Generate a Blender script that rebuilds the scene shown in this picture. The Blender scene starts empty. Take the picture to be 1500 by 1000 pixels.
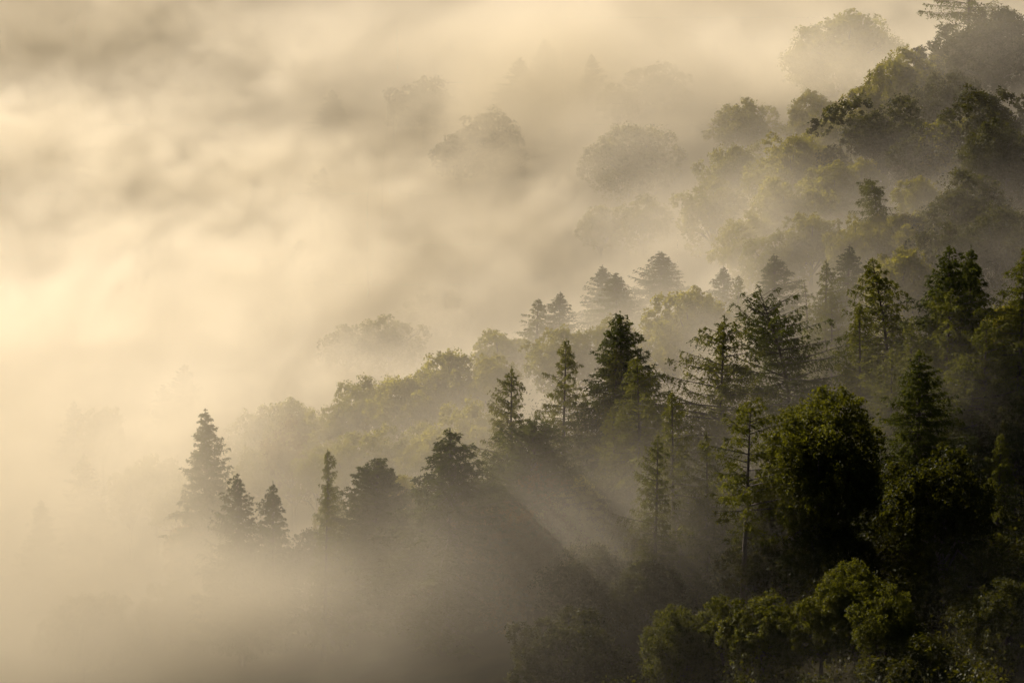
import bpy, math, random
import numpy as np
from mathutils import Vector

scene = bpy.context.scene
COL = scene.collection
R = math.radians

# ------------------------------------------------------------------ helpers
def material(name):
    m = bpy.data.materials.new(name)
    m.use_nodes = True
    m.node_tree.nodes.clear()
    return m, m.node_tree.nodes, m.node_tree.links


def mesh_from(name, verts, quads=None, tris=None):
    """verts (n,3); quads (k,4); tris (k,3)"""
    me = bpy.data.meshes.new(name)
    q = np.zeros((0, 4), int) if quads is None else np.asarray(quads, int)
    t = np.zeros((0, 3), int) if tris is None else np.asarray(tris, int)
    v = np.asarray(verts, np.float32)
    loops = np.concatenate([q.ravel(), t.ravel()]).astype(np.int32)
    starts = np.concatenate([np.arange(len(q)) * 4, len(q) * 4 + np.arange(len(t)) * 3]).astype(np.int32)
    me.vertices.add(len(v)); me.vertices.foreach_set('co', v.ravel())
    me.loops.add(len(loops)); me.loops.foreach_set('vertex_index', loops)
    me.polygons.add(len(starts)); me.polygons.foreach_set('loop_start', starts)
    me.update(calc_edges=True)
    return me


def link(name, me, parent=None):
    o = bpy.data.objects.new(name, me)
    COL.objects.link(o)
    o.parent = parent
    return o


# ------------------------------------------------------------------ terrain
def terrain(x, y):
    w = x + 55.0
    z = 0.30 * (np.sqrt(w * w + 1600.0) + w) * 0.5 - 18.5
    return z + 2.2 * np.sin(x / 23.0 + 1.0) * np.cos(y / 31.0) + 1.5 * np.sin(y / 19.0 + x / 29.0)


# ------------------------------------------------------------------ camera
CAM = np.array([0.0, 0.0, 200.0])
PITCH = R(17.0)
TAN = 0.1125                                 # half the horizontal view, as a tangent
cam_d = bpy.data.cameras.new('camera')
cam = bpy.data.objects.new('camera', cam_d)
COL.objects.link(cam)
cam.location = CAM
cam.rotation_euler = (R(90) - PITCH, 0, 0)
cam_d.sensor_width = 36.0
cam_d.lens = 18.0 / TAN
cam_d.clip_start = 1.0
cam_d.clip_end = 8000.0
scene.camera = cam


def ray(u, v):
    a = (u - 750.0) / 750.0 * TAN
    b = (500.0 - v) / 750.0 * TAN
    d = np.array([a, math.cos(PITCH) + b * math.sin(PITCH), -math.sin(PITCH) + b * math.cos(PITCH)])
    return d / np.linalg.norm(d)


def stand(u, v, h):
    """where on the slope a tree of height h has its top in this direction"""
    d = ray(u, v)
    for t in np.arange(300.0, 1500.0, 0.5):
        p = CAM + d * t
        if p[2] < terrain(p[0], p[1]) + h:
            return p[0], p[1], float(terrain(p[0], p[1])), t
    return p[0], p[1], float(terrain(p[0], p[1])), t


# ------------------------------------------------------------------ materials
def leaf_material(name, col_a, col_b, trans, rough, transmix=0.45):
    m, N, L = material(name)
    out = N.new('ShaderNodeOutputMaterial')
    mix = N.new('ShaderNodeMixShader'); mix.inputs[0].default_value = transmix
    pb = N.new('ShaderNodeBsdfPrincipled')
    pb.inputs['Roughness'].default_value = rough
    pb.inputs['Specular IOR Level'].default_value = 0.06
    tr = N.new('ShaderNodeBsdfTranslucent')
    geo = N.new('ShaderNodeNewGeometry')
    info = N.new('ShaderNodeObjectInfo')
    noise = N.new('ShaderNodeTexNoise'); noise.inputs['Scale'].default_value = 0.55; noise.inputs['Detail'].default_value = 3
    L.new(geo.outputs['Position'], noise.inputs['Vector'])
    add = N.new('ShaderNodeMath'); add.operation = 'ADD'
    mr = N.new('ShaderNodeMapRange'); mr.inputs['From Min'].default_value = 0.3; mr.inputs['From Max'].default_value = 0.7
    mr.inputs['To Min'].default_value = 0.0; mr.inputs['To Max'].default_value = 0.6
    L.new(noise.outputs['Fac'], mr.inputs['Value'])
    mul = N.new('ShaderNodeMath'); mul.operation = 'MULTIPLY'; mul.inputs[1].default_value = 0.4
    L.new(info.outputs['Random'], mul.inputs[0])
    L.new(mr.outputs[0], add.inputs[0]); L.new(mul.outputs[0], add.inputs[1])
    c = N.new('ShaderNodeMix'); c.data_type = 'RGBA'
    c.inputs[6].default_value = (*col_a, 1); c.inputs[7].default_value = (*col_b, 1)
    L.new(add.outputs[0], c.inputs[0])
    L.new(c.outputs[2], pb.inputs['Base Color'])
    t = N.new('ShaderNodeMix'); t.data_type = 'RGBA'; t.blend_type = 'MULTIPLY'; t.inputs[0].default_value = 1.0
    t.inputs[7].default_value = (*trans, 1)
    L.new(c.outputs[2], t.inputs[6])
    L.new(t.outputs[2], tr.inputs['Color'])
    L.new(pb.outputs[0], mix.inputs[1]); L.new(tr.outputs[0], mix.inputs[2])
    L.new(mix.outputs[0], out.inputs['Surface'])
    return m


def bark_material():
    m, N, L = material('bark')
    out = N.new('ShaderNodeOutputMaterial')
    pb = N.new('ShaderNodeBsdfPrincipled'); pb.inputs['Roughness'].default_value = 0.9
    tc = N.new('ShaderNodeTexCoord')
    mp = N.new('ShaderNodeMapping'); mp.inputs['Scale'].default_value = (4, 4, 0.7)
    n = N.new('ShaderNodeTexNoise'); n.inputs['Scale'].default_value = 2.0; n.inputs['Detail'].default_value = 6
    r = N.new('ShaderNodeValToRGB')
    r.color_ramp.elements[0].color = (0.025, 0.019, 0.014, 1); r.color_ramp.elements[0].position = 0.3
    r.color_ramp.elements[1].color = (0.09, 0.07, 0.05, 1); r.color_ramp.elements[1].position = 0.7
    L.new(tc.outputs['Object'], mp.inputs['Vector']); L.new(mp.outputs[0], n.inputs['Vector'])
    L.new(n.outputs['Fac'], r.inputs[0]); L.new(r.outputs[0], pb.inputs['Base Color'])
    L.new(pb.outputs[0], out.inputs['Surface'])
    return m


def ground_material():
    m, N, L = material('forest_floor')
    out = N.new('ShaderNodeOutputMaterial')
    pb = N.new('ShaderNodeBsdfPrincipled'); pb.inputs['Roughness'].default_value = 1.0; pb.inputs['Specular IOR Level'].default_value = 0.0
    geo = N.new('ShaderNodeNewGeometry')
    n = N.new('ShaderNodeTexNoise'); n.inputs['Scale'].default_value = 0.25; n.inputs['Detail'].default_value = 8
    r = N.new('ShaderNodeValToRGB')
    r.color_ramp.elements[0].color = (0.018, 0.016, 0.009, 1); r.color_ramp.elements[0].position = 0.35
    r.color_ramp.elements[1].color = (0.045, 0.042, 0.018, 1); r.color_ramp.elements[1].position = 0.68
    L.new(geo.outputs['Position'], n.inputs['Vector'])
    L.new(n.outputs['Fac'], r.inputs[0]); L.new(r.outputs[0], pb.inputs['Base Color'])
    L.new(pb.outputs[0], out.inputs['Surface'])
    return m


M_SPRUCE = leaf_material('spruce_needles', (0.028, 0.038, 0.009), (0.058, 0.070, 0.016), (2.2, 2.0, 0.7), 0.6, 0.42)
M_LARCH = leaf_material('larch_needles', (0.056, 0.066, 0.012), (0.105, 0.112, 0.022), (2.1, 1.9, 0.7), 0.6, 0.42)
M_OAK = leaf_material('broad_leaves_shaded', (0.020, 0.026, 0.006), (0.048, 0.052, 0.010), (2.8, 2.4, 0.6), 0.55, 0.34)  # leaf colour darkened to stand for shade on the near crowns
M_PALE = leaf_material('broad_leaves_sunlit', (0.070, 0.074, 0.014), (0.140, 0.132, 0.026), (2.8, 2.6, 0.7), 0.55, 0.50)  # lighter copy of the broad leaves: sunlight on crowns put into the colour
M_OLIVE = leaf_material('broad_leaves_part_lit', (0.036, 0.043, 0.009), (0.080, 0.084, 0.016), (2.6, 2.4, 0.6), 0.55, 0.40)  # tone in between, for partly sunlit crowns; the light is in the colour
M_GOLD = leaf_material('turning_leaves', (0.070, 0.052, 0.014), (0.12, 0.085, 0.022), (2.2, 1.7, 0.6), 0.5, 0.4)
M_BARK = bark_material()
M_GROUND = ground_material()


# ------------------------------------------------------------------ tree meshes
def unit(a):
    return a / np.maximum(np.linalg.norm(a, axis=-1, keepdims=True), 1e-9)


def leaf_quads(P, A, B):
    """diamond leaves: centre P, half long axis A, half short axis B"""
    v = np.stack([P - A, P - B + A * 0.1, P + A, P + B + A * 0.1], axis=1).reshape(-1, 3)
    q = np.arange(len(P) * 4).reshape(-1, 4)
    return v, q


class Tubes:
    def __init__(self):
        self.v, self.q, self.n = [], [], 0

    def add(self, pts, rad, sides=5):
        pts = np.asarray(pts, float); rad = np.asarray(rad, float)
        k = len(pts)
        tan = unit(np.gradient(pts, axis=0))
        ref = np.where(np.abs(tan[:, 2:3]) > 0.9, np.array([[1.0, 0, 0]]), np.array([[0, 0, 1.0]]))
        s = unit(np.cross(tan, ref)); b = np.cross(s, tan)
        ang = np.arange(sides) * 2 * math.pi / sides
        ring = pts[:, None] + rad[:, None, None] * (np.cos(ang)[None, :, None] * s[:, None] + np.sin(ang)[None, :, None] * b[:, None])
        self.v.append(ring.reshape(-1, 3))
        i = np.arange(k - 1)[:, None] * sides; j = np.arange(sides)[None]; j2 = (j + 1) % sides
        q = np.stack([i + j, i + j2, i + sides + j2, i + sides + j], axis=-1).reshape(-1, 4) + self.n
        self.q.append(q); self.n += k * sides

    def mesh(self, name):
        return mesh_from(name, np.concatenate(self.v), np.concatenate(self.q))


def broadleaf(name, seed, rad=7.0, height=16.0, lobes=58, leaves=620, size=0.32, gap=0.12, open_=0.0):
    """an oak-like tree: trunk with limbs, crown of leaf clumps over an uneven dome"""
    rng = np.random.default_rng(seed)
    zc = height - rad * 0.95                  # middle of the crown
    ph = rng.uniform(0, 6.28, 8)

    def lump(d):
        a = np.arctan2(d[..., 1], d[..., 0]); e = d[..., 2]
        return (1 + 0.11 * np.sin(2 * a + ph[0]) + 0.10 * np.sin(3 * a + ph[1] + 2 * e) + 0.07 * np.sin(5 * a + ph[2] - 4 * e)
                + 0.07 * np.sin(5 * e + ph[3]))
    tub = Tubes()
    tub.add([(0, 0, -1.5), (0.05, 0, 0.8), (0.1, 0.1, zc * 0.5), (0, 0.2, zc)], [0.62, 0.45, 0.36, 0.22], 8)
    cen, rr = [], []
    g = math.pi * (3 - math.sqrt(5))
    for i in range(lobes):
        e = 1 - (i + 0.5) / lobes * 1.75      # dome and some way down its sides
        a = i * g + rng.uniform(-.35, .35)
        e = np.clip(e + rng.uniform(-.1, .1), -.85, 1)
        d = np.array([math.cos(a) * math.sqrt(1 - e * e), math.sin(a) * math.sqrt(1 - e * e), e])
        if rng.random() < gap:
            continue
        r = rad * rng.uniform(0.62, 0.90) * lump(d)
        cen.append(np.array([0, 0, zc]) + d * r * np.array([1, 1, 0.98])); rr.append(rad * rng.uniform(0.15, 0.27))
        if i % 4 == 0:
            mid = cen[-1] * 0.5 + np.array([0, 0, zc * rng.uniform(.25, .45)])
            tub.add([(0, 0.1, zc * rng.uniform(.35, .8)), mid, cen[-1]], [0.2, 0.12, 0.03], 5)
    for i in range(int(lobes * 0.35)):        # clumps deeper inside
        d = unit(rng.normal(size=3)); d[2] = abs(d[2]) * 0.9 - 0.25
        cen.append(np.array([0, 0, zc]) + d * rad * rng.uniform(.2, .55)); rr.append(rad * 0.26)
    P, A, B = [], [], []
    for c, r in zip(cen, rr):
        n = int(leaves * (r / (rad * .24)) ** 2)
        d = unit(rng.normal(size=(n, 3)) + np.array([0, 0, 0.45]) + unit(c - np.array([0, 0, zc])) * 0.55)
        # twig sprays: leaves gather in little tufts that push out of the clump
        k = max(6, n // 18)
        td = unit(rng.normal(size=(k, 3)) + np.array([0, 0, .4]) + unit(c - np.array([0, 0, zc])) * 0.6)
        idx = rng.integers(0, k, n)
        tr = rng.uniform(.55, 1.3, k) ** 1.0 + (rng.random(k) < .12) * .35
        d = unit(td[idx] + rng.normal(size=(n, 3)) * 0.13)
        p = c + d * (r * (tr[idx] * rng.uniform(.72, 1.08, n)))[:, None]
        nrm = unit(d * 0.5 + rng.normal(size=(n, 3)) * 0.9 + np.array([0, 0, .35]))
        a = unit(np.cross(nrm, rng.normal(size=(n, 3)))); b = np.cross(nrm, a)
        s = size * rng.uniform(.6, 1.25, n)[:, None]
        P.append(p); A.append(a * s * 0.62); B.append(b * s * 0.36)
    v, q = leaf_quads(np.concatenate(P), np.concatenate(A), np.concatenate(B))
    return tub.mesh(name + '_trunk'), mesh_from(name + '_crown', v, q)


def conifer(name, seed, height=25.0, rad=3.8, start=0.12, step=0.42, per=5, droop=0.25, rise=0.55, hang=0.6,
            dens=1.0, size=0.42, bend=None, power=0.85, ragged=0.3, hole=0.1, topbare=0.0):
    """spruce or larch: tapered stem, whorls of boughs that rise near the tip and sag below, hanging twigs of needles"""
    rng = np.random.default_rng(seed)
    bend = bend or (lambda t: np.zeros((len(np.atleast_1d(t)), 2)))
    tub = Tubes()
    tt = np.linspace(-0.06, 1, 22)
    bx = bend(np.clip(tt, 0, 1))
    tub.add(np.stack([bx[:, 0], bx[:, 1], tt * height], 1), 0.015 + height * 0.0125 * np.clip(1.02 - tt, 0, None) ** 0.9, 7)
    P, A, B = [], [], []
    z = height * start
    az = rng.uniform(0, 6.28)
    sector = rng.uniform(1 - ragged, 1 + ragged, 9)
    while z < height * 0.995:
        t = z / height
        prof = ((1 - t) / (1 - start)) ** power
        prof *= min(1.0, 0.55 + (t - start) * 4.0)
        for k in range(per if t < 0.93 else 3):
            if rng.random() < hole:
                continue
            a = az + k * 6.283 / per + rng.uniform(-.45, .45)
            az += 0.61
            L = rad * prof * rng.uniform(1 - ragged, 1 + ragged * .55) * sector[int(a * 9 / 6.283) % 9] + 0.22
            zz = z + rng.uniform(-.2, .2)
            o = bend(np.array([zz / height]))[0]
            ns = max(4, int(L / 0.4) + 2)
            s = np.linspace(0, 1, ns)
            up = rise * (t ** 1.4) + 0.05
            dz = L * (up * s - droop * (1 - t * .6) * s ** 1.3 * 1.2 + 0.20 * s ** 3 * (1 - t))
            side = rng.uniform(-.14, .14) * L * s ** 2
            px = np.cos(a) * L * s - np.sin(a) * side + o[0]
            py = np.sin(a) * L * s + np.cos(a) * side + o[1]
            pts = np.stack([px, py, zz + dz], 1)
            tub.add(pts, 0.012 + (0.012 + 0.012 * L) * (1 - s), 3)
            if t > 1 - topbare and rng.random() < .6:
                continue
            # twigs along the bough
            n = int(max(3, L / 0.14 * dens))
            u = rng.uniform(0.10 if t > .3 else .25, 1.02, n) ** 0.85
            base = np.stack([np.interp(u, s, pts[:, i]) for i in range(3)], 1)
            lat = np.where(rng.random(n) < .5, 1.0, -1.0)
            ld = np.stack([-np.sin(a) * lat + np.cos(a) * .55, np.cos(a) * lat + np.sin(a) * .55, np.zeros(n)], 1)
            ld = unit(ld + np.array([0, 0, -hang]) * rng.uniform(.2, 1.5, (n, 1)) + rng.normal(size=(n, 3)) * .3)
            tl = (0.25 + 0.30 * L * (1 - np.abs(u - .45))) * rng.uniform(.5, 1.2, n) * 0.75
            m = 6
            f = (np.arange(m) + .5) / m
            c = base[:, None] + ld[:, None] * (tl[:, None] * f[None])[..., None]
            c[..., 2] -= hang * 0.35 * (tl[:, None] * f[None] ** 2)
            c = (c + rng.normal(size=c.shape) * 0.05).reshape(-1, 3)
            dirs = unit(np.repeat(ld, m, 0) + rng.normal(size=(n * m, 3)) * .55)
            nr = unit(np.cross(dirs, rng.normal(size=(n * m, 3))))
            sz = size * 1.2 * rng.uniform(.55, 1.15, (n * m, 1)) * (0.75 + 0.25 * (1 - t))
            P.append(c); A.append(dirs * sz * .5); B.append(nr * sz * .15)
        z += step * rng.uniform(.7, 1.3) * (0.65 if t > .85 else 1)
    # leader
    n = 26
    t = rng.uniform(.95, 1.012, n)
    o = bend(np.clip(t, 0, 1))
    d = unit(rng.normal(size=(n, 3)) * .5 + np.array([0, 0, 1.0]))
    P.append(np.stack([o[:, 0], o[:, 1], t * height], 1)); A.append(d * size * .4); B.append(unit(np.cross(d, rng.normal(size=(n, 3)))) * size * .1)
    v, q = leaf_quads(np.concatenate(P), np.concatenate(A), np.concatenate(B))
    return tub.mesh(name + '_trunk'), mesh_from(name + '_crown', v, q)


def bender(fx, fy, t0, p):
    def f(t):
        k = np.clip((np.atleast_1d(t) - t0) / (1 - t0), 0, 1) ** p
        return np.stack([fx * k, fy * k], 1)
    return f


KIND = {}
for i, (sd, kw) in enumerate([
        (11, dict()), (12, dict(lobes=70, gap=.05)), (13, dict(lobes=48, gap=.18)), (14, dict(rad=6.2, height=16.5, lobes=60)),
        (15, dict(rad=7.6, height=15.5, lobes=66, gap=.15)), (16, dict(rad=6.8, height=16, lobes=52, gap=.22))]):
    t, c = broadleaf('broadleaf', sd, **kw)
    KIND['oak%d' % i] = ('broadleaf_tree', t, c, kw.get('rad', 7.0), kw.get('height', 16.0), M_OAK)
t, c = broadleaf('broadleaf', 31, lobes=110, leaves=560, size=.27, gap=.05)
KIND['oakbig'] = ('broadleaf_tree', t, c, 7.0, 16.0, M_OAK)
t, c = broadleaf('broadleaf', 37, lobes=80, leaves=620, size=.26, gap=.12)
KIND['gold'] = ('broadleaf_tree', t, c, 7.0, 16.0, M_GOLD)
CON = {
    'spruce0': (M_SPRUCE, 'spruce_tree', 21, dict(rad=6.6, per=6, dens=1.1, hole=.06)),
    'spruce1': (M_SPRUCE, 'spruce_tree', 22, dict(rad=6.0, per=6, dens=1.1, ragged=.36)),
    'spruce2': (M_SPRUCE, 'spruce_tree', 23, dict(rad=7.4, per=6, dens=1.1, droop=.28, hole=.08)),
    'fir0': (M_SPRUCE, 'spruce_tree', 24, dict(rad=7.0, per=7, dens=1.3, rise=.8, droop=.1, hang=.25, power=.66, hole=.03, ragged=.34)),
    'fir1': (M_SPRUCE, 'spruce_tree', 29, dict(rad=6.0, per=7, dens=1.3, rise=.8, droop=.1, hang=.3, power=.62, hole=.03, ragged=.24)),
    'larch0': (M_LARCH, 'larch_tree', 25, dict(rad=6.8, step=.6, dens=1.0, hang=1.0, hole=.12, ragged=.42, start=.15)),
    'larch1': (M_LARCH, 'larch_tree', 26, dict(rad=6.2, step=.55, dens=1.0, hang=1.1, hole=.12, ragged=.45, start=.14)),
    'larch2': (M_LARCH, 'larch_tree', 27, dict(rad=8.0, step=.5, dens=1.1, hang=.9, hole=.15, ragged=.5, start=.2, power=.8)),
    'larch3': (M_LARCH, 'larch_tree', 28, dict(rad=5.0, step=.55, dens=1.0, hang=1.2, hole=.15, ragged=.45, start=.12)),
    'bent': (M_SPRUCE, 'larch_tree', 41, dict(rad=8.6, step=.5, per=5, dens=1.15, hang=.7, hole=.12, ragged=.4, start=.32, power=.6, rise=.75,
                                               bend=bender(-3.6, -.6, .42, 1.5), topbare=.14, droop=.25)),
    'thin': (M_LARCH, 'larch_tree', 42, dict(rad=3.6, step=.7, per=4, dens=.7, hang=1.0, hole=.25, ragged=.5, start=.25, topbare=.2, bend=bender(-.8, 0, .5, 2))),
    'snag': (M_LARCH, 'larch_tree', 43, dict(rad=5.2, step=.6, per=5, dens=1.2, hang=1.5, hole=.15, ragged=.5, start=.4, power=.35, droop=.4, rise=.2,
                                              bend=bender(-1.6, .3, .55, 1.6))),
    'lone': (M_LARCH, 'larch_tree', 44, dict(rad=5.6, step=.7, per=4, dens=1.15, hang=.9, hole=.2, ragged=.5, start=.42, power=.6)),
    'crook': (M_LARCH, 'larch_tree', 45, dict(rad=7.0, step=.5, dens=1.0, hang=1.0, hole=.1, ragged=.45, start=.15, bend=bender(-1.9, .2, .6, 1.2))),
}
for k, (mat, nm, sd, kw) in CON.items():
    t, c = conifer(k, sd, **kw)
    KIND[k] = (nm, t, c, kw['rad'], 25.0, mat)
for nm, t, c, r_, h_, mat in KIND.values():
    t.materials.append(M_BARK); c.materials.append(mat)

for k in [k for k in KIND if k.startswith('oak')]:  # the same crowns again in the sunlit leaf tone
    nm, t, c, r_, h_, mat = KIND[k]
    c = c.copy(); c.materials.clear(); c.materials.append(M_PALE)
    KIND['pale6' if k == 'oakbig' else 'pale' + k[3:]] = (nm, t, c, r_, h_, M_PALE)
for k in ('oak1', 'oak2', 'oak3', 'oakbig'):  # some crowns again in the part-lit leaf tone
    nm, t, c, r_, h_, mat = KIND[k]
    c = c.copy(); c.materials.clear(); c.materials.append(M_OLIVE)
    KIND['olive6' if k == 'oakbig' else 'olive' + k[3:]] = (nm, t, c, r_, h_, M_OLIVE)

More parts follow.
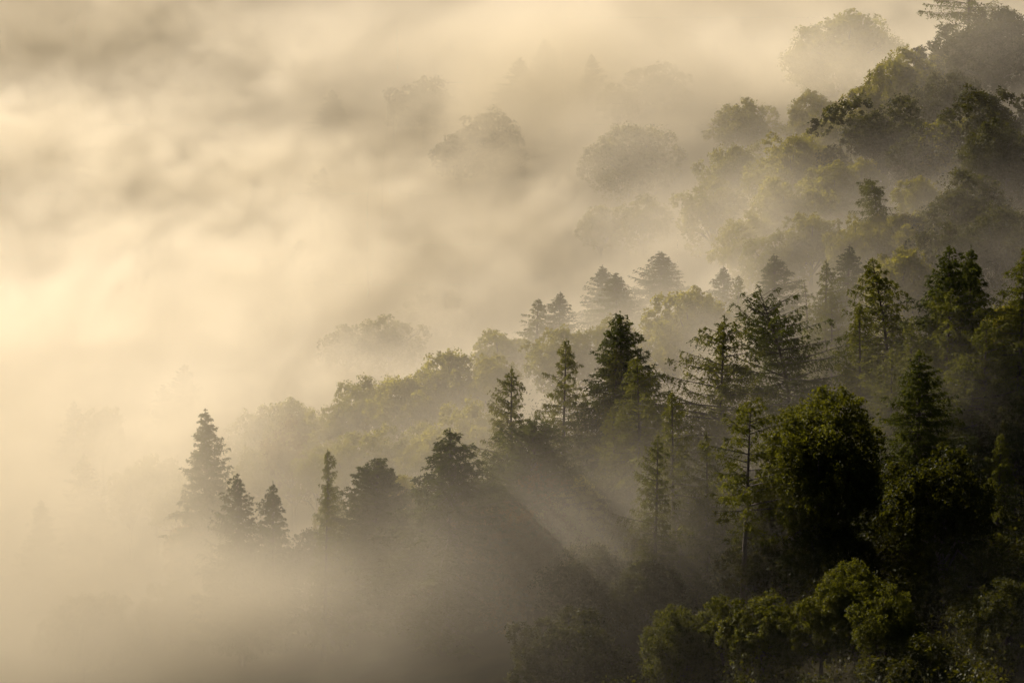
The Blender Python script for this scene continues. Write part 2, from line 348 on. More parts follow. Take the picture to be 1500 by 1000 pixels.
#@TREES
# ------------------------------------------------------------------ the trees: kind, top direction (u, v), height or crown width, label
#  conifers: (kind, u, v, height m, girth factor, label)     broadleaf: (kind, u, v, crown width px, height m, label)
TREES = [
    ('spruce0', 302, 605, 25, 0.85, 'misty pointed spruce with two side tips, standing clear of paler broadleaf crowns'),
    ('spruce2', 348, 697, 23, 0.85, 'dark spruce at the fog edge, left one of a close dark pair'),
    ('spruce1', 397, 714, 20, .9, 'smaller dark spruce, right one of the close pair at the fog edge'),
    ('larch3', 472, 711, 21, .85, 'thin ragged dark larch poking up alone before golden foliage'),
    ('fir1', 548, 679, 20, 1.4, 'blunt round topped dark conifer between ragged larch and wide shadowed spruce'),
    ('spruce2', 660, 632, 25, 1.45, 'wide dark spruce throwing a broad shadow streak, left of the bushy fir'),
    ('fir0', 778, 619, 22, 1.3, 'bushy dense fir with upturned side tips in front of misty larches'),
    ('larch3', 481, 667, 20, .9, 'slim pale sunlit conifer in haze directly above the ragged dark larch'),
    ('spruce1', 127, 668, 15, 1.1, 'small lone faded spruce tip in the lower left mist'),
    ('spruce1', 105, 589, 14, 1.0, 'faint narrow spruce tip high above the lone lower left one'),
    ('spruce0', 266, 539, 15, 1.2, 'ghostly spruce top above and left of the two tipped spruce'),
    ('spruce1', 243, 566, 14, 1.1, 'very faint spire just left of the ghostly spruce top'),
    ('larch0', 747, 541, 24, 1.0, 'misty feathery larch above the bushy fir, leftmost of the middle larches'),
    ('larch1', 822, 507, 25, .95, 'tall misty larch with dark narrow head, in front of the round hazy crown'),
    ('spruce0', 916, 464, 27, 1.1, 'tallest misty spruce with stepped shoulders in the centre of the stand'),
    ('larch1', 894, 512, 24, .95, 'slender larch pressed against the left flank of the tallest misty spruce'),
    ('larch2', 945, 531, 25, .95, 'broad hazy larch with bare stem, right below the tallest misty spruce'),
    ('larch1', 992, 581, 25, .9, 'tall green larch with dark straight stem, foremost of the middle stand'),
    ('larch0', 960, 641, 23, .85, 'lower green larch leaning on the foremost tall green larch'),
    ('larch2', 1052, 473, 26, 1.0, 'dark symmetrical larch with long side boughs, left of the bent one'),
    ('bent', 1157, 432, 25, 1.0, 'dark bent larch with bare crooked tip and spreading boughs'),
    ('spruce1', 1140, 376, 16, 1.59, 'pale yellowish spruce in haze above the bent larch tip'),
    ('spruce1', 1064, 392, 13, 1.28, 'pale narrow spruce, left of two hazy ones beside the round crown'),
    ('larch3', 1083, 408, 13, 1.43, 'pale shaggy conifer, right of two hazy ones beside the round crown'),
    ('spruce0', 966, 371, 13, 1.75, 'pale broad pyramid spruce alone against bright fog'),
    ('spruce1', 881, 391, 13, 1.52, 'fainter spire left of the pale pyramid spruce'),
    ('spruce2', 905, 404, 13, 1.59, 'faint low conifer between fainter spire and pale pyramid spruce'),
    ('spruce1', 817, 430, 13, 1.43, 'barely visible spire in bright fog, leftmost of the fading conifer row'),
    ('larch1', 783, 441, 13, 1.75, 'barely visible rounded conifer at the end of the fading row'),
    ('larch0', 1213, 388, 27, .95, 'tall dark topped larch standing above the gaunt drooping one', 574),
    ('thin', 1184, 411, 23, 1.0, 'thin sparse larch with bare tip, beside the tall dark topped larch', 580),
    ('lone', 1222, 446, 21, 1.0, 'gaunt drooping larch with sparse hanging boughs in mist behind the bent larch', 572),
    ('snag', 1292, 266, 17, 1.0, 'windswept flat topped larch with drooping crown on the upper slope'),
    ('spruce1', 1240, 364, 16, 1.30, 'pale green spruce tip below the windswept flat topped larch'),
    ('crook', 1296, 391, 26, 1.0, 'green larch with crooked leader, left edge of the dark conifer block'),
    ('larch1', 1335, 476, 22, 1.0, 'green shaggy larch filling the space below the crooked leader'),
    ('spruce2', 1398, 369, 28, 1.05, 'tallest near black spruce in the dark conifer block'),
    ('spruce1', 1431, 371, 26, .95, 'greener spruce just behind the tallest near black one'),
    ('larch2', 1384, 432, 25, .95, 'olive larch in front of the tallest near black spruce'),
    ('larch0', 1496, 368, 27, 1.0, 'yellow green conifer cut by the right edge above glittering leaves'),
    ('larch2', 1440, 470, 23, .9, 'dull green larch right of the tallest near black spruce, lower down'),
    ('larch0', 1310, 520, 22, 1.0, 'shaded larch behind the top of the big dark front oak'),
    ('larch2', 1380, 560, 19, 1.1, 'deeply shaded larch above the ragged dark oak'),
    ('larch1', 1268, 455, 25, 1.0, 'shaggy larch between tall dark topped larch and crooked leader'),
    ('spruce2', 1352, 520, 24, 1.0, 'dark drooping spruce in the middle of the dark conifer block'),
    ('larch0', 1428, 545, 19, 1.1, 'murky larch low in the dark conifer block, near right edge'),
    ('spruce0', 1292, 590, 18, 1.0, 'shadowed spruce just behind the right shoulder of the big front oak'),
    ('larch1', 1465, 640, 17, 1.1, 'blackish larch behind the ragged dark oak at right edge'),
    ('lone', 1091, 598, 26, 1.0, 'tall larch with long bare dark trunk among sunbeams'),
    ('larch3', 1042, 640, 20, .9, 'hazy small larch between foremost green larch and bare trunk'),
    ('larch1', 905, 600, 20, 1.0, 'soft green larch in mist under the slender one'),
    ('larch3', 860, 585, 19, 1.0, 'dim larch low in mist between tall narrow head and slender one'),
    ('spruce1', 75, 164, 11, 0.98, 'ghostly thin conifer, right one of the pair high in left fog'),
    ('thin', 14, 148, 11, 1.4, 'ghostly leaning conifer, left one of the pair high in left fog'),
    ('spruce0', 201, 379, 11, 1.12, 'ghostly spire in white fog midway up the left half'),
    ('thin', 255, 368, 11, 1.4, 'ghostly bare tip right of the white fog spire'),
    ('spruce1', 66, 330, 11, 1.4, 'ghostly narrow conifer near the left edge in white fog'),
    ('spruce2', 95, 372, 11, 1.4, 'ghostly broader conifer behind the narrow left edge one'),
    ('spruce0', 485, 134, 12, 1.54, 'dim spruce crown in dusky fog, upper middle'),
    ('spruce1', 402, 95, 12, 1.54, 'dim spire left of the dusky spruce crown'),
    ('spruce2', 180, 110, 12, 1.68, 'dim rounded conifer in tan fog, upper left'),
    ('spruce0', 440, 354, 12, 1.4, 'dull brown conifer smudge below dusky fog bank'),
    ('spruce1', 470, 247, 12, 1.4, 'dull conifer tip under dusky fog bank'),
    ('spruce2', 762, 86, 12, 1.5, 'dim broad conifer near top middle'),
    ('spruce0', 800, 60, 12, 1.5, 'dim conifer just above the broad top middle one'),
    ('spruce1', 867, 82, 11, 1.2, 'small dim conifer right of the broad top middle one'),
    ('lone', 1424, -60, 22, 1.3, 'hazy larch at the top edge with long drooping boughs'),
    ('spruce1', 1195, 36, 12, 1.5, 'misty low conifer on left shoulder of the top hazy crown'),
    ('spruce1', 60, 735, 13, 1.1, 'barely seen spruce deep in lower left fog'),

    ('olive6', 1203, 600, 205, 17, 'big round dark oak in front, sunlit on its left rim', 516),
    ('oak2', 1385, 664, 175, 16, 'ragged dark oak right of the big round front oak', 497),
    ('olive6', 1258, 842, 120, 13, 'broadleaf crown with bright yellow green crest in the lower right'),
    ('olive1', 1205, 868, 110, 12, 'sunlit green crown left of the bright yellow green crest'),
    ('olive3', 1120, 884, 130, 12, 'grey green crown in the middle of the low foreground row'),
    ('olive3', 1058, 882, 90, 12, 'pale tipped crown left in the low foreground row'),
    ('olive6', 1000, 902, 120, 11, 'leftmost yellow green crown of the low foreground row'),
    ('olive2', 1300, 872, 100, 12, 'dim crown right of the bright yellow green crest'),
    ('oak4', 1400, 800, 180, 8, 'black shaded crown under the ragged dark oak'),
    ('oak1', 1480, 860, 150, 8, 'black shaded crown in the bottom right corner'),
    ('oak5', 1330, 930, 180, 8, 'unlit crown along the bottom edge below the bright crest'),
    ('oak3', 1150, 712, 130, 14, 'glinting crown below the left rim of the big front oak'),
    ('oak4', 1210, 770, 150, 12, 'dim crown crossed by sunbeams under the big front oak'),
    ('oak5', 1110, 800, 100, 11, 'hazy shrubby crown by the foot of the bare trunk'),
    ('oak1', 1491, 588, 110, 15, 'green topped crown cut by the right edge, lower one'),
    ('pale6', 1477, 460, 120, 17, 'glittering leafy crown on the right edge under yellow green conifer'),
    ('pale1', 585, 705, 110, 15, 'murky olive crown tucked between blunt conifer and wide shadowed spruce'),
    ('oak2', 620, 715, 120, 15, 'shadowed crown at the left foot of the wide dark spruce'),
    ('oak4', 725, 705, 120, 15, 'shadowed crown filling the gap between wide dark spruce and bushy fir'),
    ('pale3', 850, 720, 120, 15, 'hazy crown right of the bushy fir, low in the sunbeams'),
    ('oak0', 905, 700, 110, 16, 'dark crown under the soft green larch', 538),
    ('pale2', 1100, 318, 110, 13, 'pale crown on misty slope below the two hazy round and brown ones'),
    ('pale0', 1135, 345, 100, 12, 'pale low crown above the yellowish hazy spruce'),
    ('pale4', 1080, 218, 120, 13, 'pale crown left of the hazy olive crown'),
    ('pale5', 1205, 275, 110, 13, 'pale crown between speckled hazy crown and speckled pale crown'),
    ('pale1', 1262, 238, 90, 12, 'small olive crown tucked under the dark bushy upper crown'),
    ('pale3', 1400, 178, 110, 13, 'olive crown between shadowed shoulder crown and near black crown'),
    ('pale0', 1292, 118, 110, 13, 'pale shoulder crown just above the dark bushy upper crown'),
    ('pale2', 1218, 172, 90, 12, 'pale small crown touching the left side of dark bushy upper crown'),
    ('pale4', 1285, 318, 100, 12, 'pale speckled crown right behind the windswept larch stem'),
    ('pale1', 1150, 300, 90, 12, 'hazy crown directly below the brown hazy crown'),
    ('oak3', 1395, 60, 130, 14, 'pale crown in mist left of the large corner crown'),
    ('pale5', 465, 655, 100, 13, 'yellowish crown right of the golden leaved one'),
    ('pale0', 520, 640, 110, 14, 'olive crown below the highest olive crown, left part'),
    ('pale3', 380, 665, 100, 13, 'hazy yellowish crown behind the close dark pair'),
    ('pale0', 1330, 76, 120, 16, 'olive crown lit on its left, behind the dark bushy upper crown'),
    ('oak5', 1284, 152, 165, 17, 'dark bushy crown standing out on the upper slope'),
    ('oak2', 1350, 195, 120, 13, 'shadowed shoulder crown right of the dark bushy upper crown'),
    ('oak4', 1468, 18, 190, 17, 'large pale olive crown in the top right corner'),
    ('oak0', 1392, 110, 110, 14, 'sunlit olive crown between corner crown and lit left crown'),
    ('oak3', 1452, 141, 150, 16, 'dark green crown below the top right corner crown'),
    ('oakbig', 1468, 194, 130, 15, 'near black crown at the right edge of the upper slope'),
    ('pale1', 1343, 264, 75, 12, 'small yellow lit round crown right of the windswept larch'),
    ('oak2', 1418, 268, 160, 15, 'shaded brown crown with lit rim under the near black crown'),
    ('oak4', 1462, 310, 140, 13, 'deep shadowed crown above the tallest black spruce'),
    ('pale1', 1240, 24, 190, 14, 'hazy wide crown at top right surrounded by mist'),
    ('pale4', 1166, 204, 130, 15, 'hazy olive crown left of the dark bushy upper crown'),
    ('pale2', 1092, 152, 110, 10, 'faint crown between two fog strips, left of lit upper crowns'),
    ('pale3', 1195, 140, 100, 10, 'faint low crown in bright mist left of the lit olive crown'),
    ('pale0', 1046, 271, 115, 13, 'hazy round crown below bright mist, left of the brown hazy one'),
    ('pale5', 1151, 266, 110, 15, 'brown hazy crown under the hazy olive crown'),
    ('pale1', 1225, 244, 100, 14, 'speckled hazy crown below the dark bushy upper crown'),
    ('pale3', 1190, 318, 100, 13, 'speckled pale crown left of the windswept larch'),
    ('pale2', 1255, 330, 90, 12, 'dim crown at the foot of the windswept larch'),
    ('pale4', 1330, 318, 100, 12, 'golden speckled crown right below the small yellow lit one'),
    ('oak0', 1390, 335, 120, 13, 'brown shaded crown between small lit crown and black spruce tip'),
    ('pale1', 1320, 372, 130, 15, 'sunlit olive crown behind the crooked leader larch'),
    ('pale4', 925, 189, 150, 12, 'hazy dome with lit left edge isolated between fog strips'),
    ('pale2', 905, 128, 60, 9, 'small dusky tuft above the isolated hazy dome'),
    ('pale0', 962, 97, 100, 9, 'faint pale crown upper right of the small dusky tuft'),
    ('oak3', 720, 172, 110, 12, 'dusky crown with dark underside in the upper middle fog'),
    ('oak5', 675, 198, 90, 11, 'dusky lower crown joined to the left of the dark underside crown'),
    ('oak2', 620, 118, 110, 12, 'dusky smudged crown above the upper middle pair'),
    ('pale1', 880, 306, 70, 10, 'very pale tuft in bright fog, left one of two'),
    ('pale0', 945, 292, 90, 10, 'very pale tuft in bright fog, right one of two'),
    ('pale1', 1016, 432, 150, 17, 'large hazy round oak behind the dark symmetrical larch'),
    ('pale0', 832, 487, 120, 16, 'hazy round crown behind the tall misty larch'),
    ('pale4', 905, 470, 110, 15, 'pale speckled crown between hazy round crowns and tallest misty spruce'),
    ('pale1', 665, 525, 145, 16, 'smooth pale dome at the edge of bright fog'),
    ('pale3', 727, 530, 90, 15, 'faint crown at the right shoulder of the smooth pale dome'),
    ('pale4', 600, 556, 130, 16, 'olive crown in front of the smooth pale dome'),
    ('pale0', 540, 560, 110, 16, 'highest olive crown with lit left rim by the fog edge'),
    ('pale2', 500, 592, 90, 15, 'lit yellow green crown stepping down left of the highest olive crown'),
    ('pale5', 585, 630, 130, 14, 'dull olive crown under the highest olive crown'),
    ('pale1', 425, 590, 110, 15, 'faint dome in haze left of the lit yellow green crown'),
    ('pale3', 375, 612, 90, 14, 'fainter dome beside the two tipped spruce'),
    ('gold', 430, 640, 100, 14, 'golden leaved crown above the dark fog edge pair'),
    ('pale0', 690, 599, 150, 16, 'sunlit broadleaf with glinting leaves behind wide spruce and bushy fir'),
    ('pale4', 630, 645, 100, 13, 'glinting yellowish crown left of the wide dark spruce'),
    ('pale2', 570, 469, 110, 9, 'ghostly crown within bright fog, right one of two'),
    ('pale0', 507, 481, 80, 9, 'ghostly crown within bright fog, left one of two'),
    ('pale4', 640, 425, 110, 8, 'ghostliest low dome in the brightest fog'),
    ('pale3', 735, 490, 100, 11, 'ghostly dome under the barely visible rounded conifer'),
    ('gold', 765, 735, 215, 16, 'large shadowed tree with coppery lit rim in the lower middle'),
    ('gold', 660, 800, 110, 12, 'coppery lit crown below left of the large coppery rimmed tree'),
    ('pale5', 505, 735, 90, 12, 'sunlit bushy crown right of the ragged thin larch'),
    ('oak2', 570, 745, 120, 12, 'murky crown in shadow streaks under the blunt conifer'),
    ('oak4', 880, 800, 160, 13, 'black murky crown in the shadowed hollow, bottom middle'),
    ('oak1', 950, 830, 110, 12, 'murky crown under the lower green larch'),
    ('oak2', 830, 900, 170, 12, 'murkiest crown low in the shadowed hollow'),
    ('oak5', 430, 790, 120, 12, 'black crown at the foot of the dark fog edge pair'),
    ('oak3', 350, 800, 100, 12, 'dark crown sinking into fog below the fog edge pair'),
    ('pale0', 228, 675, 90, 14, 'faint olive crown left of the two tipped spruce'),
    ('pale1', 190, 692, 80, 13, 'faint crown between small lone spruce and olive crown'),
    ('pale3', 150, 600, 70, 13, 'faint tuft in fog right of the narrow spruce tip'),
    ('pale2', 260, 705, 90, 13, 'olive hazy crown at the left foot of the two tipped spruce'),
    ('gold', 285, 770, 100, 12, 'yellowish faded crown left of the dark fog edge pair'),
    ('pale4', 130, 880, 160, 8, 'nearly dissolved crown in bottom left fog'),
    ('pale0', 250, 860, 110, 8, 'nearly dissolved crown under the yellowish faded one'),
]
#@END

COLL = {'spruce_tree': 'spruces on the misty slope', 'larch_tree': 'larches on the misty slope', 'broadleaf_tree': 'broadleaf trees on the misty slope'}
rnd = random.Random(5)
PLACED = []
for kind, u, v, a, b, label, *at in TREES:
    nm, tm, cm, r0, h0, mat = KIND[kind]
    con = nm != 'broadleaf_tree'
    H = a * (1.12 if a > 19 else 1.0) if con else b
    if at:                                    # stands at this distance up the valley; its height follows
        d = ray(u, v)
        x, y, zt = CAM + d * (at[0] / d[1])
        z = float(terrain(x, y)); H = (zt - z) / 0.985; dist = at[0] / d[1]
    else:
        x, y, z, dist = stand(u, v, H * 0.985)
    root = bpy.data.objects.new(nm, None)
    COL.objects.link(root)
    root.empty_display_size = 1.0
    root.location = (x, y, z)
    root['label'] = label; root['category'] = 'tree'; root['group'] = COLL[nm]
    root.rotation_euler = (rnd.uniform(-.035, .035), rnd.uniform(-.035, .035), 0 if kind in ('bent', 'snag', 'thin', 'crook') else rnd.uniform(0, 6.28))
    trunk = link('trunk', tm, root)
    crown = link('crown', cm, root)
    if con:
        s = H / h0
        root.scale = (s * b * 1.12, s * b * 1.12, s)
        rad = r0 * s * b
    else:
        rad = a * dist * 2 * TAN / 1500.0 / 2
        s = rad / r0
        k = min(max(H / h0 / s, 0.85), 1.02)   # a little taller or flatter than the pattern
        root.scale = (s, s, s * k)
        crown.location.z = H / (s * k) - h0
        trunk.scale.z = H / (s * k) / h0
    PLACED.append((x, y, rad))

# ------------------------------------------------------------------ ground
nx, ny = 150, 260
gx = np.concatenate([np.linspace(-2500, -150, 12), np.linspace(-140, 140, nx), np.linspace(150, 2500, 12)])
gy = np.concatenate([np.linspace(-2500, 300, 14), np.linspace(310, 1050, ny), np.linspace(1060, 4500, 14)])
X, Y = np.meshgrid(gx, gy, indexing='ij')
Z = terrain(X, Y)
V = np.stack([X, Y, Z], -1).reshape(-1, 3)
ii, jj = np.meshgrid(np.arange(len(gx) - 1), np.arange(len(gy) - 1), indexing='ij')
k = ii * len(gy) + jj
Q = np.stack([k, k + len(gy), k + len(gy) + 1, k + 1], -1).reshape(-1, 4)
g = link('ground', mesh_from('ground', V, Q))
g.data.materials.append(M_GROUND)
g['kind'] = 'structure'

# ------------------------------------------------------------------ undergrowth: shrubs that close the canopy between the trees (one uncountable mass)
rng = np.random.default_rng(77)
P, A, B = [], [], []
n_b = 0
for gyy in np.arange(400, 860, 6.2):
    w = gyy * TAN * 1.25 + 12
    for gxx in np.arange(-w, w, 6.2):
        bx, by = gxx + rng.uniform(-2.5, 2.5), gyy + rng.uniform(-2.5, 2.5)
        if any((bx - px) ** 2 + (by - py) ** 2 < (0.25 * pr + .8) ** 2 for px, py, pr in PLACED):
            continue
        if by - .55 * bx > 590 or bx < 5:
            continue
        hz = float(terrain(bx, by))
        hh = rng.uniform(3.5, 9.0); br = rng.uniform(2.6, 4.4)
        n = 620 if by < 620 else 300
        kk = 30
        td = unit(rng.normal(size=(kk, 3)) + np.array([0, 0, .7]))
        tr_ = rng.uniform(.6, 1.15, kk)
        ix = rng.integers(0, kk, n)
        d = td[ix] + rng.normal(size=(n, 3)) * .22
        p = np.array([bx, by, hz + hh * .4]) + d * np.array([br, br, hh * .62]) * (tr_[ix] * rng.uniform(.8, 1.05, n))[:, None]
        nr = unit(d + rng.normal(size=(n, 3)) * .8)
        a_ = unit(np.cross(nr, rng.normal(size=(n, 3)))); b_ = np.cross(nr, a_)
        s = rng.uniform(.22, .45, (n, 1)) * (1 if by < 620 else 1.4)
        P.append(p); A.append(a_ * s * .6); B.append(b_ * s * .38); n_b += 1
v, q = leaf_quads(np.concatenate(P), np.concatenate(A), np.concatenate(B))
ug = link('undergrowth', mesh_from('undergrowth', v, q))
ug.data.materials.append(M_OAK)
ug['kind'] = 'stuff'

# ------------------------------------------------------------------ air
def box(name, lo, hi):
    v = [(x, y, z) for x in (lo[0], hi[0]) for y in (lo[1], hi[1]) for z in (lo[2], hi[2])]
    return link(name, mesh_from(name, v, [(0, 1, 3, 2), (4, 6, 7, 5), (0, 4, 5, 1), (2, 3, 7, 6), (0, 2, 6, 4), (1, 5, 7, 3)]))


#@AIR
MIST_COLOR = (0.98, 0.914, 0.735)
MIST_G = 0.55
MLO, MHI, VOX = (-185.0, 400.0, -28.0), (105.0, 1000.0, 60.0), 1.6
mist = box('haze', MLO, MHI)
mist['kind'] = 'stuff'
mm, N, L = material('mist')
out = N.new('ShaderNodeOutputMaterial'); pv = N.new('ShaderNodeVolumePrincipled')
pv.inputs['Color'].default_value = (*MIST_COLOR, 1); pv.inputs['Density'].default_value = 1.0
pv.inputs['Anisotropy'].default_value = MIST_G
L.new(pv.outputs[0], out.inputs['Volume'])
mist.data.materials.append(mm)

ng = bpy.data.node_groups.new('mist_density', 'GeometryNodeTree')
ng.interface.new_socket('Geometry', in_out='INPUT', socket_type='NodeSocketGeometry')
ng.interface.new_socket('Geometry', in_out='OUTPUT', socket_type='NodeSocketGeometry')
GN, GL = ng.nodes, ng.links
gin = GN.new('NodeGroupInput'); gout = GN.new('NodeGroupOutput')


class E:                                      # a field in the node tree, with arithmetic
    def __init__(s, sock): s.s = sock
    def __add__(a, b): return M('ADD', a, b)
    def __radd__(a, b): return M('ADD', b, a)
    def __sub__(a, b): return M('SUBTRACT', a, b)
    def __rsub__(a, b): return M('SUBTRACT', b, a)
    def __mul__(a, b): return M('MULTIPLY', a, b)
    def __rmul__(a, b): return M('MULTIPLY', b, a)
    def __truediv__(a, b): return M('DIVIDE', a, b)


def M(op, *args):
    n = GN.new('ShaderNodeMath'); n.operation = op
    for i, a in enumerate(args):
        if isinstance(a, E): GL.new(a.s, n.inputs[i])
        else: n.inputs[i].default_value = a
    return E(n.outputs[0])


def VM(op, out, *args):
    n = GN.new('ShaderNodeVectorMath'); n.operation = op
    for i, a in enumerate(args):
        if isinstance(a, E): GL.new(a.s, n.inputs[i])
        else: n.inputs[i].default_value = a
    return E(n.outputs[out])


def step(e, lo, hi, a=0.0, b=1.0):
    n = GN.new('ShaderNodeMapRange'); n.interpolation_type = 'SMOOTHSTEP'
    GL.new(e.s, n.inputs['Value'])
    for k_, v_ in zip(('From Min', 'From Max', 'To Min', 'To Max'), (lo, hi, a, b)):
        n.inputs[k_].default_value = v_
    return E(n.outputs[0])


def fbm(vec, scale, detail, rough=.55, dist=0.0):
    n = GN.new('ShaderNodeTexNoise')
    GL.new(vec.s, n.inputs['Vector'])
    n.inputs['Scale'].default_value = scale; n.inputs['Detail'].default_value = detail
    n.inputs['Roughness'].default_value = rough; n.inputs['Distortion'].default_value = dist
    return E(n.outputs[0])


pos = E(GN.new('GeometryNodeInputPosition').outputs[0])
sx = GN.new('ShaderNodeSeparateXYZ'); GL.new(pos.s, sx.inputs[0])
px, py, pz = (E(sx.outputs[i]) for i in range(3))
w = px + 55.0
ter = (M('SQRT', w * w + 1600.0) + w) * 0.15 - 18.5 + M('SINE', px / 23.0 + 1.0) * M('COSINE', py / 31.0) * 2.2 + M('SINE', py / 19.0 + px / 29.0) * 1.5
h = pz - ter
cxyz = GN.new('ShaderNodeCombineXYZ')
for i_, e_ in enumerate((px * 0.75, py * 0.8, (pz - px * 0.30) * 1.25)): GL.new(e_.s, cxyz.inputs[i_])
stretch = E(cxyz.outputs[0])      # wisps drift along the slope
big = fbm(stretch, 1 / 46.0, 2.0)
wisp = fbm(stretch, 1 / 20.0, 6.0, .58, 0.9)
mixn = big * 0.5 + wisp * 0.5


def bank(u, v, y, rx, ry, rz):
    """a rounded bank of mist: seen in direction (u, v), standing at distance y up the valley"""
    d = ray(u, v)
    c = CAM + d * (y / d[1])
    q_ = VM('MULTIPLY', 0, VM('SUBTRACT', 0, pos, tuple(c)), (1 / rx, 1 / ry, 1 / rz))
    return M('EXPONENT', VM('DOT_PRODUCT', 1, q_, q_) * -1.0)


# how misty the place is: the valley to the left and the far slope, not the near right
hor = py - M('MAXIMUM', px, 0.0) * 0.55 - M('MINIMUM', px, 0.0) * 0.2 + (big - 0.5) * 55.0
rows = step(hor, 535.0, 584.0)                # mist lying between the rows of trees
deep = step(hor, 556.0, 660.0)                # the fog lake beyond
cloud = step(mixn, 0.41, 0.60)
fine = step(fbm(stretch, 1 / 8.0, 4.0, .6, 1.4), 0.41, 0.60)
slope = M('EXPONENT', M('MULTIPLY', h, h) * (-1 / 100.0))
dens = slope * (cloud * 0.7 + 0.3) * (fine * 0.9 + 0.5) * (rows * 0.042 + 0.002)
air = M('EXPONENT', M('MULTIPLY', h, h) * (-1 / 800.0))
dens = dens + air * (wisp * 0.0026) * step(px + (py - 520.0) * -0.25, 46.0, -5.0)
level = deep * 13.0 + M('MAXIMUM', py - 700.0, 0.0) * 0.12 - 5.0
valley = step(pz - level + (mixn - 0.5) * -38.0, 9.0, -9.0)
dens = dens + valley * (cloud * 0.6 + 0.4) * (fine * 1.5 + 0.2) * deep * 0.08
CLEAR = [
    (410, 810, 525, 13, 25, 12, 0.7), (870, 920, 498, 14, 22, 11, 0.6),
    # u, v, y, rx, ry, rz, share taken away
    (600, 170, 780, 30, 45, 40, 0.6),
]
for u, v, y, rx, ry, rz, amt in CLEAR:
    dens = dens * (1.0 - bank(u, v, y, rx, ry, rz) * amt)
BANKS = [
    # u, v, y, rx, ry, rz, amount
    (790, 900, 505, 26, 20, 11, 0.003), (900, 790, 520, 22, 9, 10, 0.019), (740, 600, 562, 18, 6, 10, 0.025), (1440, 60, 680, 14, 8, 8, 0.02), (1130, 720, 560, 16, 14, 14, 0.006),
    (60, 990, 470, 26, 14, 7, 0.05), (760, 100, 742, 34, 14, 12, 0.12),
    (420, 480, 650, 30, 25, 8, 0.06),
    (110, 800, 520, 24, 18, 9, 0.07), (110, 900, 500, 25, 14, 8, 0.05),
    (1340, 640, 527, 14, 5, 10, 0.012),
    (60, 940, 475, 25, 20, 8, 0.04),
    (330, 930, 500, 16, 12, 7, 0.03),
    (600, 850, 512, 13, 8, 8, 0.010), (1150, 745, 533, 14, 8, 10, 0.010),
    (100, 640, 570, 25, 14, 13, 0.05), (250, 570, 588, 13, 10, 12, 0.03),
    (1170, 510, 566, 17, 7, 13, 0.03), (1040, 470, 568, 16, 8, 10, 0.03), (1240, 70, 715, 18, 10, 8, 0.04), (930, 190, 695, 18, 8, 7, 0.03),
    (1080, 90, 800, 22, 15, 8, 0.04),
    (1230, 115, 720, 14, 12, 5, 0.05),
    (1100, 330, 640, 20, 12, 8, 0.04),
    (700, 60, 840, 45, 30, 12, 0.04),
]
SHADE = [                                  # mist banks added outside the view, to keep the sun off the visible fog
    (-60.0, 900.0, 34.0, 110.0, 45.0, 13.0, 0.024),
    (-95.0, 560.0, 25.0, 28.0, 24.0, 13.0, 0.07),
]
for x_, y_, z_, rx, ry, rz, amt in SHADE:
    q_ = VM('MULTIPLY', 0, VM('SUBTRACT', 0, pos, (x_, y_, z_)), (1 / rx, 1 / ry, 1 / rz))
    dens = dens + M('EXPONENT', VM('DOT_PRODUCT', 1, q_, q_) * -1.0) * (amt if amt < .02 else (mixn + 0.3) * amt)
for u, v, y, rx, ry, rz, amt in BANKS:
    dens = dens + bank(u, v, y, rx, ry, rz) * ((cloud * 0.75 + 0.25 if amt > .02 else 1.0) * amt)
edge = step(pz, MHI[2] - 1, MHI[2] - 16) * step(py, MLO[1] + 2, MLO[1] + 25) * step(py, MHI[1] - 2, MHI[1] - 70) * step(px, MLO[0] + 2, MLO[0] + 50)
dens = M('MAXIMUM', dens * edge, 0.0)
vc = GN.new('GeometryNodeVolumeCube')
GL.new(dens.s, vc.inputs['Density'])
vc.inputs['Min'].default_value = MLO; vc.inputs['Max'].default_value = MHI
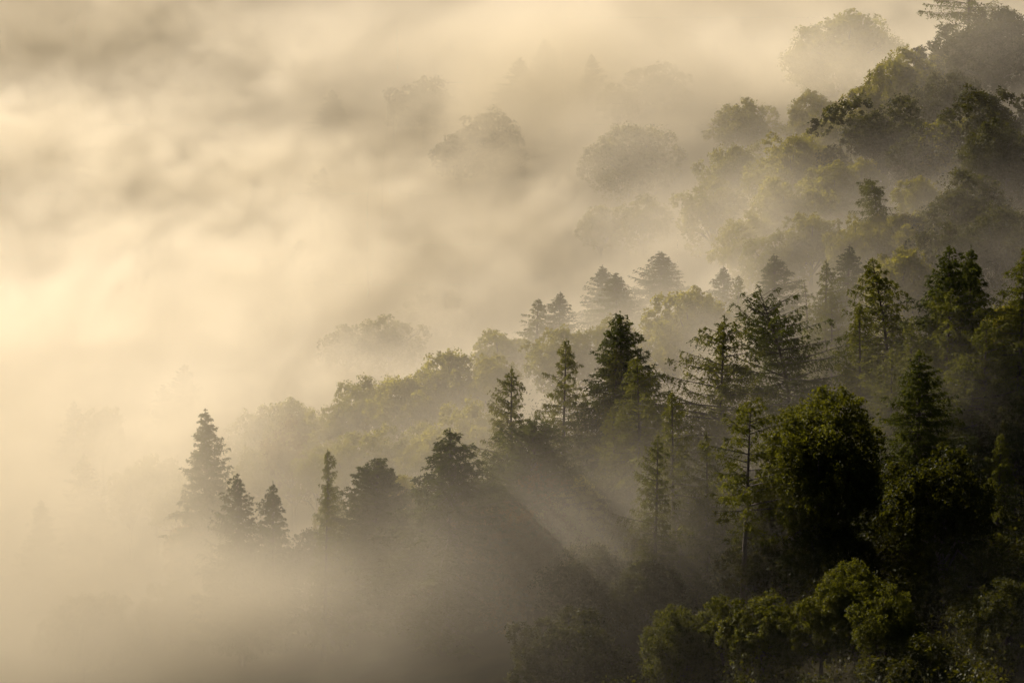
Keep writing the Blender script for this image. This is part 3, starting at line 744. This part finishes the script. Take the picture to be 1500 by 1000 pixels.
for i, ax in enumerate('XYZ'):
    vc.inputs['Resolution ' + ax].default_value = int((MHI[i] - MLO[i]) / VOX)
sm = GN.new('GeometryNodeSetMaterial'); sm.inputs['Material'].default_value = mm
GL.new(vc.outputs[0], sm.inputs['Geometry'])
GL.new(sm.outputs[0], gout.inputs[0])
mod = mist.modifiers.new('mist_density', 'NODES'); mod.node_group = ng

# ------------------------------------------------------------------ light
S = np.array([-0.58, 0.714, 0.388]); S /= np.linalg.norm(S)      # towards the sun: left, beyond the slope, low
elev = math.asin(S[2]); azim = math.atan2(S[0], S[1])           # azimuth from +Y towards +X
sun_d = bpy.data.lights.new('sun', 'SUN'); sun_d.energy = 5.0; sun_d.angle = R(0.5); sun_d.color = (1.0, 0.88, 0.78)
sun = bpy.data.objects.new('sun', sun_d); COL.objects.link(sun)
sun.rotation_euler = Vector(S).to_track_quat('Z', 'Y').to_euler()
sun.location = (-300, 300, 400)
world = bpy.data.worlds.new('World'); scene.world = world; world.use_nodes = True
W = world.node_tree; W.nodes.clear()
wo = W.nodes.new('ShaderNodeOutputWorld'); bg = W.nodes.new('ShaderNodeBackground'); sky = W.nodes.new('ShaderNodeTexSky')
sky.sky_type = 'NISHITA'; sky.sun_disc = False; sky.sun_elevation = elev; sky.sun_rotation = azim
sky.air_density = 0.4; sky.dust_density = 3.0; sky.ozone_density = 0.0
bg.inputs['Strength'].default_value = 0.05
W.links.new(sky.outputs[0], bg.inputs[0]); W.links.new(bg.outputs[0], wo.inputs[0])

# ------------------------------------------------------------------ render settings
vs = scene.view_settings
vs.view_transform = 'Standard'; vs.look = 'None'; vs.gamma = 1.0; vs.use_curve_mapping = False
vs.exposure = 0.38
scene.render.engine = 'CYCLES'
cy = scene.cycles
cy.use_denoising = True
cy.max_bounces = 6; cy.diffuse_bounces = 2; cy.glossy_bounces = 1; cy.transmission_bounces = 2; cy.volume_bounces = 2; cy.adaptive_threshold = 0.04; cy.transparent_max_bounces = 4
cy.volume_step_rate = 4.0; cy.volume_max_steps = 512
cy.sample_clamp_indirect = 4.0
